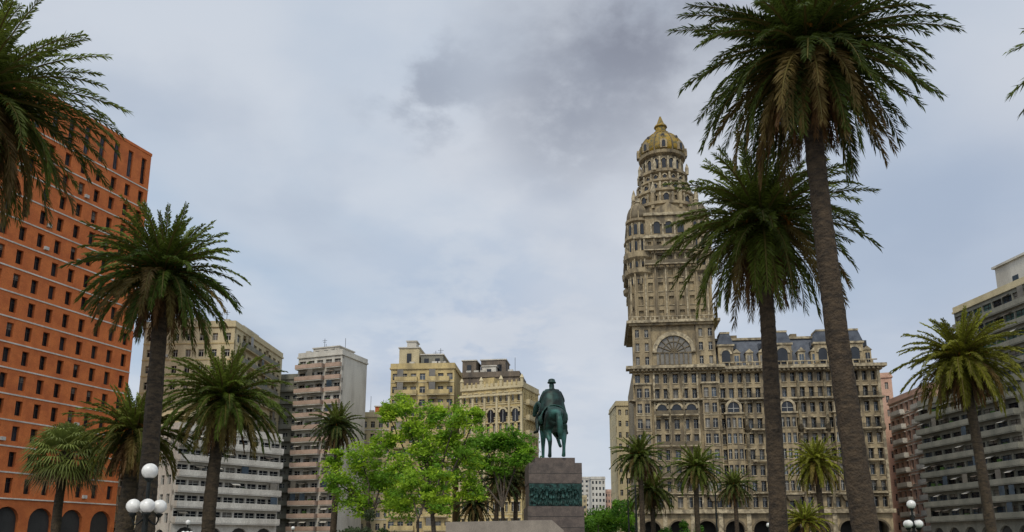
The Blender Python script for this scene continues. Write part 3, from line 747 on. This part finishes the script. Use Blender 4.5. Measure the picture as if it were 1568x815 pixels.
tree('leafy_tree', (-7.4, 62, .15), (-7.2, 62, 3.5), [(-8.0, 62, 6.2, 1.1), (-6.2, 62, 5.4, .9), (-5.6, 62, 7.0, .8)], 70, .15, LG1, LG2, 64, r0=.12)
def mass(name, pts, n, ls, c1, c2, seed):
    nr = np.random.RandomState(seed); Vs = []; Cs = []; b = B()
    for (x, y, z, r) in pts:
        b.tube([(x, y, 0), (x+.2, y, z-.3*r), (x, y, z+.3*r)], [.2, .14, .08], 6, BARK2)
        for j in range(9):
            c = np.array([x, y, z])+nr.normal(0, .5, 3)*r; rr = r*nr.uniform(.25, .5); m = n
            d = nr.normal(0, 1, (m, 3)); d /= np.linalg.norm(d, axis=1)[:, None]
            q = c+d*rr*nr.uniform(.5, 1.15, m)[:, None]
            a = nr.normal(0, 1, (m, 3)); a /= np.linalg.norm(a, axis=1)[:, None]; w = np.cross(a, d); w /= np.linalg.norm(w, axis=1)[:, None]+1e-6
            s = ls*nr.uniform(.6, 1.3, m)[:, None]
            Vs.append(np.stack([q-a*s, q-w*s*.5, q+a*s, q+w*s*.5], 1).reshape(-1, 3))
            t = nr.rand(); Cs.append(np.repeat((np.array(c1)*t+np.array(c2)*(1-t))[None]*nr.uniform(.7, 1.2, m)[:, None], 4, 0))
    e = empty(name); b.build('trunks', e)
    V = np.concatenate(Vs); colmesh('foliage', V, np.arange(len(V)).reshape(-1, 4), np.clip(np.concatenate(Cs), 0, 1), LEAF, e)
mass('distant_trees', [(13.8, 150, 5.4, 2.6), (16.0, 152, 6.2, 2.6), (18.5, 155, 6.4, 2.8), (21.5, 150, 6.8, 3.2), (19, 180, 6.5, 3.2), (26, 185, 7.5, 4), (14.8, 190, 5, 3)], 170, .30, (.16, .33, .02), (.05, .14, .015), 71)
mass('shrub', [(19.6, 100, 2.2, 1.8), (22, 101, 2.0, 1.6), (24, 102, 1.8, 1.5)], 160, .18, (.13, .28, .02), (.05, .13, .015), 72)
mass('shrub', [(-10.2, 55, 2.3, 1.1), (-11.4, 55, 2.1, 1.0)], 220, .10, (.09, .12, .05), (.04, .06, .025), 73)
mass('shrub', [(-24, 110, 2.2, 1.8), (-21, 110, 2.0, 1.8), (-17, 112, 2.2, 1.7), (-12, 112, 2.0, 1.7), (-8, 112, 2.4, 1.7), (-5, 112, 2.3, 1.5)], 130, .18, (.06, .11, .02), (.03, .06, .015), 74)

# ------------------------------------------------------------------ lamps
def lamp(x, y, arms=4, H=3.72):
    e = empty('street_lamp', (x, y, .14)); b = B(); h = H-.14-.24
    b.rev(0, 0, [(.34, 0), (.34, .25), (.26, .3), (.24, .8), (.3, .86), (.16, .95), (.12, 1.2), (.15, 1.25), (.09, 1.32), (.075, h-1.0), (.12, h-.95), (.12, h-.85), (.06, h-.8), (.05, h-.1), (.1, h-.06), (.13, h)], 16, IRON, False)
    b.build('post', e)
    b = B()
    for k in range(arms):
        a = 2*math.pi*k/arms+R(28); c, s = math.cos(a), math.sin(a)
        pts = [(c*r, s*r, z) for r, z in ((.06, h-1.15), (.2, h-1.28), (.28, h-1.3), (.33, h-1.2), (.34, h-1.08))]
        b.tube(pts, [.03, .028, .026, .026, .03], 8, IRON); b.rev(c*.34, s*.34, [(.05, h-1.1), (.11, h-1.02), (.11, h-.99)], 12, IRON)
        b.tube([(c*.06, s*.06, h-.62), (c*.15, s*.15, h-.5), (c*.1, s*.1, h-.35)], .014, 6, IRON)
    b.build('arms', e)
    b = B(); b.sphere((0, 0, h+.21), .225, GLOBE)
    for k in range(arms):
        a = 2*math.pi*k/arms+R(28); b.sphere((math.cos(a)*.34, math.sin(a)*.34, h-.79), .20, GLOBE)
    b.build('globes', e)
for p in ((-10.42, 23), (20.8, 42), (-30, 75), (26.9, 85), (-27, 100), (9, 110)): lamp(*p)
for (x, y, h) in ((17.0, 118, 11), (12.6, 82, 7.5), (27.8, 110, 13)):
    b = B(); b.rev(x, y, [(.14, .14), (.12, h*.5), (.07, h), (.1, h+.05), (.02, h+.2)], 8, IRON); b.build('lamp_pole')

# ------------------------------------------------------------------ monument
mon = empty('equestrian_statue', (3.95, 77.4, 0), R(3))
b = B()
b.box(-3.3, 3.3, -3.0, 3.6, .14, 2.2, GRAN); b.box(-2.62, 2.62, -2.6, 3.4, 2.2, 5.15, GRAN)
b.box(-2.45, 2.45, -2.4, 3.2, 5.15, 7.3, GRAN); b.box(-2.5, 2.5, -2.45, 3.25, 7.3, 9.2, GRAN); b.box(-1.9, 1.9, -2.1, 2.9, 9.2, 9.72, GRAN)
for z in (3.2, 4.2, 8.2): b.box(-2.64 if z < 5 else -2.515, 2.64 if z < 5 else 2.515, -2.62 if z < 5 else -2.465, -2.55 if z < 5 else -2.4, z, z+.035, DARKC)
b.build('pedestal', mon)
b = B(); rr = random.Random(5)
b.box(-2.47, 2.47, -2.44, -2.402, 5.2, 7.25, BRONZE_R)
for k in range(30):
    x = -2.3+k*.155+rr.uniform(-.07, .07); z = rr.uniform(5.25, 5.6); h = rr.uniform(.9, 1.5); y = -2.46-rr.uniform(0, .12); ln = rr.uniform(-.25, .25)
    b.tube([(x-.08, y, z), (x+ln*.5, y-.03, z+h*.45)], [.06, .09], 6, BRONZE_R); b.tube([(x+.1, y, z), (x+ln*.5, y-.03, z+h*.45)], [.06, .09], 6, BRONZE_R)
    b.tube([(x+ln*.5, y-.03, z+h*.42), (x+ln, y-.05, z+h*.82)], [.12, .15], 8, BRONZE_R); b.sphere((x+ln*1.1, y-.06, z+h*.97), .1, BRONZE_R, 6, 1.2)
    b.tube([(x+ln, y-.06, z+h*.8), (x+ln+rr.uniform(-.25, .25), y-.1, z+h*rr.uniform(.55, 1.1))], [.05, .04], 6, BRONZE_R)
b.build('relief_frieze', mon)
st = empty('statue_group', (0, 0, 9.72), R(5)); st.parent = mon; st.scale = (3.2, 3.0, 3.12)

def skinfig(name, nodes, edges, root, m, parent, sub=2):
    names = list(nodes); me = bpy.data.meshes.new(name)
    me.from_pydata([nodes[n][0] for n in names], [(names.index(a), names.index(c)) for a, c in edges], [])
    me.materials.append(m)
    o = bpy.data.objects.new(name, me); scene.collection.objects.link(o); o.parent = parent
    sk = o.modifiers.new('Skin', 'SKIN'); sk.use_smooth_shade = True
    for i, n in enumerate(names):
        r = nodes[n][1]; r = r if isinstance(r, tuple) else (r, r)
        me.skin_vertices[0].data[i].radius = r; me.skin_vertices[0].data[i].use_root = (n == root)
    s = o.modifiers.new('Sub', 'SUBSURF'); s.levels = sub; s.render_levels = sub
    return o
hn = {'rump': ((0, -.78, 1.30), .27), 'croup': ((0, -.55, 1.33), .34), 'loin': ((0, -.2, 1.27), .33), 'belly': ((0, .15, 1.22), .34), 'chest': ((0, .5, 1.25), .33), 'breast': ((0, .75, 1.33), .24),
      'neck1': ((-.04, .92, 1.62), .19), 'neck2': ((-.12, 1.06, 1.88), .14), 'poll': ((-.2, 1.18, 2.02), .12), 'cheek': ((-.27, 1.28, 1.88), .12), 'nose': ((-.33, 1.37, 1.65), .075), 'muzzle': ((-.35, 1.40, 1.55), .07),
      'tail1': ((0, -1.02, 1.34), .06), 'tail2': ((0, -1.14, 1.12), .10), 'tail3': ((.03, -1.13, .8), .11), 'tail4': ((.05, -1.08, .5), .04)}
he = [('rump', 'croup'), ('croup', 'loin'), ('loin', 'belly'), ('belly', 'chest'), ('chest', 'breast'), ('breast', 'neck1'), ('neck1', 'neck2'), ('neck2', 'poll'), ('poll', 'cheek'), ('cheek', 'nose'), ('nose', 'muzzle'),
      ('rump', 'tail1'), ('tail1', 'tail2'), ('tail2', 'tail3'), ('tail3', 'tail4')]
for s, n, dy in ((-1, 'l', .16), (1, 'r', -.05)):
    hn.update({n+'hip': ((s*.2, -.62, 1.08), .2), n+'stifle': ((s*.23, -.48+dy*.5, .84), .145), n+'hock': ((s*.19, -.80+dy, .52), .075), n+'can': ((s*.19, -.78+dy, .3), .05), n+'fet': ((s*.19, -.76+dy, .13), .055), n+'hoof': ((s*.19, -.70+dy, .02), .07)})
    he += [('croup', n+'hip'), (n+'hip', n+'stifle'), (n+'stifle', n+'hock'), (n+'hock', n+'can'), (n+'can', n+'fet'), (n+'fet', n+'hoof')]
hn.update({'lsh': ((-.19, .56, 1.02), .15), 'lel': ((-.2, .5, .82), .095), 'lkn': ((-.2, .55, .46), .06), 'lfe': ((-.2, .56, .12), .048), 'lho': ((-.2, .60, .02), .065),
           'rsh': ((.19, .56, 1.02), .15), 'rel': ((.26, .66, .86), .095), 'rkn': ((.34, .98, .84), .065), 'rfe': ((.40, .92, .58), .05), 'rho': ((.43, .86, .50), .06)})
he += [('chest', 'lsh'), ('lsh', 'lel'), ('lel', 'lkn'), ('lkn', 'lfe'), ('lfe', 'lho'), ('chest', 'rsh'), ('rsh', 'rel'), ('rel', 'rkn'), ('rkn', 'rfe'), ('rfe', 'rho')]
skinfig('horse', hn, he, 'loin', BRONZE, st)
rn = {'pel': ((0, -.02, 1.66), (.19, .16)), 'waist': ((0, -.03, 1.84), (.17, .14)), 'chest': ((0, -.01, 2.05), (.22, .16)), 'neck': ((0, .01, 2.24), .075), 'chin': ((0, .03, 2.32), .085), 'head': ((0, .03, 2.40), .11), 'crown': ((0, .02, 2.47), .08),
      'lbrow': ((0, .12, 2.38), .03)}
re_ = [('pel', 'waist'), ('waist', 'chest'), ('chest', 'neck'), ('neck', 'chin'), ('chin', 'head'), ('head', 'crown'), ('head', 'lbrow')]
for s, n in ((-1, 'l'), (1, 'r')):
    rn.update({n+'sh': ((s*.24, -.01, 2.11), .095), n+'el': ((s*.36, .0, 1.85), .07), n+'wr': ((s*.16, .26, 1.74), .042), n+'ha': ((s*.12, .34, 1.74), .045),
               n+'hp': ((s*.2, .04, 1.58), .14), n+'kn': ((s*.41, .32, 1.36), .09), n+'an': ((s*.44, .14, .98), .06), n+'heel': ((s*.45, .09, .9), .055), n+'toe': ((s*.52, .3, .88), .045)})
    re_ += [('chest', n+'sh'), (n+'sh', n+'el'), (n+'el', n+'wr'), (n+'wr', n+'ha'), ('pel', n+'hp'), (n+'hp', n+'kn'), (n+'kn', n+'an'), (n+'an', n+'heel'), (n+'heel', n+'toe')]
skinfig('rider', rn, re_, 'pel', BRONZE_D, st)
b = B()
b.rev(0, .03, [(.13, 2.44), (.14, 2.47), (.115, 2.49), (.11, 2.53), (.09, 2.57), (.03, 2.59)], 14, BRONZE_D, True)
b.build('cap', st)
b = B(); vs = []; fs = []; nA = 20; nZ = 8
for j in range(nZ+1):
    t = j/nZ
    for k in range(nA+1):
        a = R(150+240*k/nA)
        r = .17+.19*t**.6+.025*math.sin(k*2.1)*t
        vs.append((math.cos(a)*r*1.12, -.01+math.sin(a)*r*(.8+.35*t), 2.21-t*.80))
for j in range(nZ):
    for k in range(nA):
        i = j*(nA+1)+k; fs.append((i, i+1, i+nA+2, i+nA+1))
b.add(vs, fs, BRONZE_D, True); o = b.build('cape', st)
sm = o.modifiers.new('s', 'SOLIDIFY'); sm.thickness = .03
b = B(); vs = []; fs = []
for j in range(7):
    y = -.42+j*.13
    for k in range(13):
        a = R(-25+230*k/12); vs.append((math.cos(a)*.385, y, 1.27+math.sin(a)*.385))
for j in range(6):
    for k in range(12): i = j*13+k; fs.append((i, i+1, i+14, i+13))
b.add(vs, fs, BRONZE, True); o = b.build('saddle_cloth', st); sm = o.modifiers.new('s', 'SOLIDIFY'); sm.thickness = .03

b = B()
b.prism([(-4.5, .14), (-4.5, 3.15), (2.7, 3.3), (3.5, 2.6), (3.5, .14)], 55, 58.5, GRAN_L)
b.box(-9, -4.51, 55.3, 58.2, .14, 2.3, GRAN)
b.box(3.51, 7.5, 55.3, 58.2, .14, 2.1, GRAN)
b.build('granite_monument_wall')

# ------------------------------------------------------------------ world
w = bpy.data.worlds.new('World'); scene.world = w; w.use_nodes = True
nt = w.node_tree; N = nt.nodes; L = nt.links; N.clear()
out = N.new('ShaderNodeOutputWorld')
sky = N.new('ShaderNodeTexSky'); sky.sky_type = 'NISHITA'; sky.sun_disc = False
bg1 = N.new('ShaderNodeBackground'); bg1.inputs[1].default_value = .10; L.new(sky.outputs[0], bg1.inputs[0])
tc = N.new('ShaderNodeTexCoord'); sep = N.new('ShaderNodeSeparateXYZ'); L.new(tc.outputs['Generated'], sep.inputs[0])
def mth(op, a, b_=None, c=None, clamp=False):
    n = N.new('ShaderNodeMath'); n.operation = op; n.use_clamp = clamp
    for i, v in enumerate((a, b_, c)):
        if v is None: continue
        if isinstance(v, (int, float)): n.inputs[i].default_value = v
        else: L.new(v, n.inputs[i])
    return n.outputs[0]
zc = mth('ADD', mth('MAXIMUM', sep.outputs[2], 0), .25)
cmb = N.new('ShaderNodeCombineXYZ'); L.new(mth('DIVIDE', sep.outputs[0], zc), cmb.inputs[0]); L.new(mth('DIVIDE', sep.outputs[1], zc), cmb.inputs[1])
def nz(scale, detail, rough, dist, offs):
    mp = N.new('ShaderNodeMapping'); mp.inputs['Location'].default_value = offs; L.new(cmb.outputs[0], mp.inputs[0])
    n = N.new('ShaderNodeTexNoise'); n.inputs['Scale'].default_value = scale; n.inputs['Detail'].default_value = detail
    n.inputs['Roughness'].default_value = rough; n.inputs['Distortion'].default_value = dist
    L.new(mp.outputs[0], n.inputs[0]); return n.outputs['Fac']
def ramp(f, els):
    r = N.new('ShaderNodeValToRGB'); L.new(f, r.inputs[0]); e = r.color_ramp.elements
    r.color_ramp.interpolation = 'EASE'
    e[0].position, e[0].color = els[0][0], (*els[0][1], 1); e[1].position, e[1].color = els[-1][0], (*els[-1][1], 1)
    for p, c in els[1:-1]: x = e.new(p); x.color = (*c, 1)
    return r.outputs[0]
def mixc(f, a, b_):
    m = N.new('ShaderNodeMix'); m.data_type = 'RGBA'
    for i, v in ((0, f), (6, a), (7, b_)):
        if isinstance(v, tuple): m.inputs[i].default_value = (*v, 1)
        elif isinstance(v, (int, float)): m.inputs[i].default_value = v
        else: L.new(v, m.inputs[i])
    return m.outputs[2]
def blob(d, r):
    v = Vector(d).normalized(); n = N.new('ShaderNodeVectorMath'); n.operation = 'DISTANCE'
    L.new(tc.outputs['Generated'], n.inputs[0]); n.inputs[1].default_value = v
    m = N.new('ShaderNodeMapRange'); m.interpolation_type = 'SMOOTHSTEP'; L.new(n.outputs['Value'], m.inputs[0])
    m.inputs[1].default_value = 0; m.inputs[2].default_value = r; m.inputs[3].default_value = 1; m.inputs[4].default_value = 0
    return m.outputs[0]
n1 = nz(1.1, 5, .45, .2, (3.1, 1.7, 0)); n2 = nz(2.2, 7, .50, .15, (7.3, 2.2, 0)); n3 = nz(2.6, 6, .5, .15, (1.3, 9.2, 0)); n4 = nz(5.0, 8, .58, .1, (4.3, 5.2, 0))
base = ramp(n1, [(.32, (.46, .57, .71)), (.44, (.56, .63, .73)), (.58, (.63, .67, .74))])
base = mixc(mth('MULTIPLY', ramp(n3, [(.44, (0, 0, 0)), (.68, (1, 1, 1))]), .45), base, (.74, .77, .82))
base = mixc(mth('MULTIPLY', ramp(n2, [(.46, (0, 0, 0)), (.68, (1, 1, 1))]), .40), base, (.38, .45, .57))
dk = mth('MULTIPLY', blob((.13, .80, .585), .24), mth('ADD', mth('MULTIPLY', ramp(n4, [(.34, (0, 0, 0)), (.62, (1, 1, 1))]), .6), .45))
base = mixc(mth('MULTIPLY', dk, 1.0, None, True), base, (.27, .29, .35))
dk = mth('MULTIPLY', blob((.06, .86, .50), .13), ramp(n4, [(.34, (0, 0, 0)), (.54, (1, 1, 1))]))
base = mixc(mth('MULTIPLY', dk, .55, None, True), base, (.27, .30, .37))
dk = mth('MULTIPLY', blob((-.10, .84, .52), .12), ramp(n4, [(.46, (0, 0, 0)), (.60, (1, 1, 1))]))
base = mixc(mth('MULTIPLY', dk, .75), base, (.34, .38, .46))
base = mixc(mth('MULTIPLY', blob((.50, .82, .34), .36), .6), base, (.36, .44, .58))
base = mixc(mth('MULTIPLY', blob((.54, .70, .50), .16), .45), base, (.80, .80, .82))
lowc = mth('MULTIPLY', blob((-.06, .95, .24), .24), ramp(n4, [(.44, (0, 0, 0)), (.60, (1, 1, 1))]))
base = mixc(mth('MULTIPLY', lowc, .6), base, (.40, .50, .66))
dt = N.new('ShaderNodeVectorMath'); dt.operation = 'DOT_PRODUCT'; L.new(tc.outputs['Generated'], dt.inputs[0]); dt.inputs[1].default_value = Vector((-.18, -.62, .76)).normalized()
mr = N.new('ShaderNodeMapRange'); L.new(dt.outputs['Value'], mr.inputs[0]); mr.inputs[1].default_value = .15; mr.inputs[2].default_value = .95; mr.inputs[3].default_value = 1.0; mr.inputs[4].default_value = 1.7  # added lighting boost: brighter sky overhead and behind the camera, out of view
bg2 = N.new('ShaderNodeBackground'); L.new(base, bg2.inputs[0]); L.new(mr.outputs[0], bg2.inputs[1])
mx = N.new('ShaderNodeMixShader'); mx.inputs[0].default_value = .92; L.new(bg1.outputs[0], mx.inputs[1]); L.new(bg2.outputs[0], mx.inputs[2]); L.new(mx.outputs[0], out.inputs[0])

sl = bpy.data.lights.new('sun', 'SUN'); sl.energy = 1.5; sl.angle = R(10); sl.color = (1, .91, .76)
so = bpy.data.objects.new('sun', sl); scene.collection.objects.link(so)
d = Vector((-.18, -.66, .80)).normalized(); so.rotation_euler = d.to_track_quat('Z', 'Y').to_euler()
sky.sun_elevation = math.asin(d.z); sky.sun_rotation = math.atan2(d.x, d.y)

# ------------------------------------------------------------------ camera
cam = bpy.data.cameras.new('camera'); co = bpy.data.objects.new('camera', cam); scene.collection.objects.link(co)
co.location = (0, 0, 1.6); co.rotation_euler = (R(90+12), 0, 0)
cam.sensor_width = 36; cam.lens = 1220/1568*36; cam.shift_y = (576-407.5)/1568
cam.clip_end = 8000
scene.camera = co
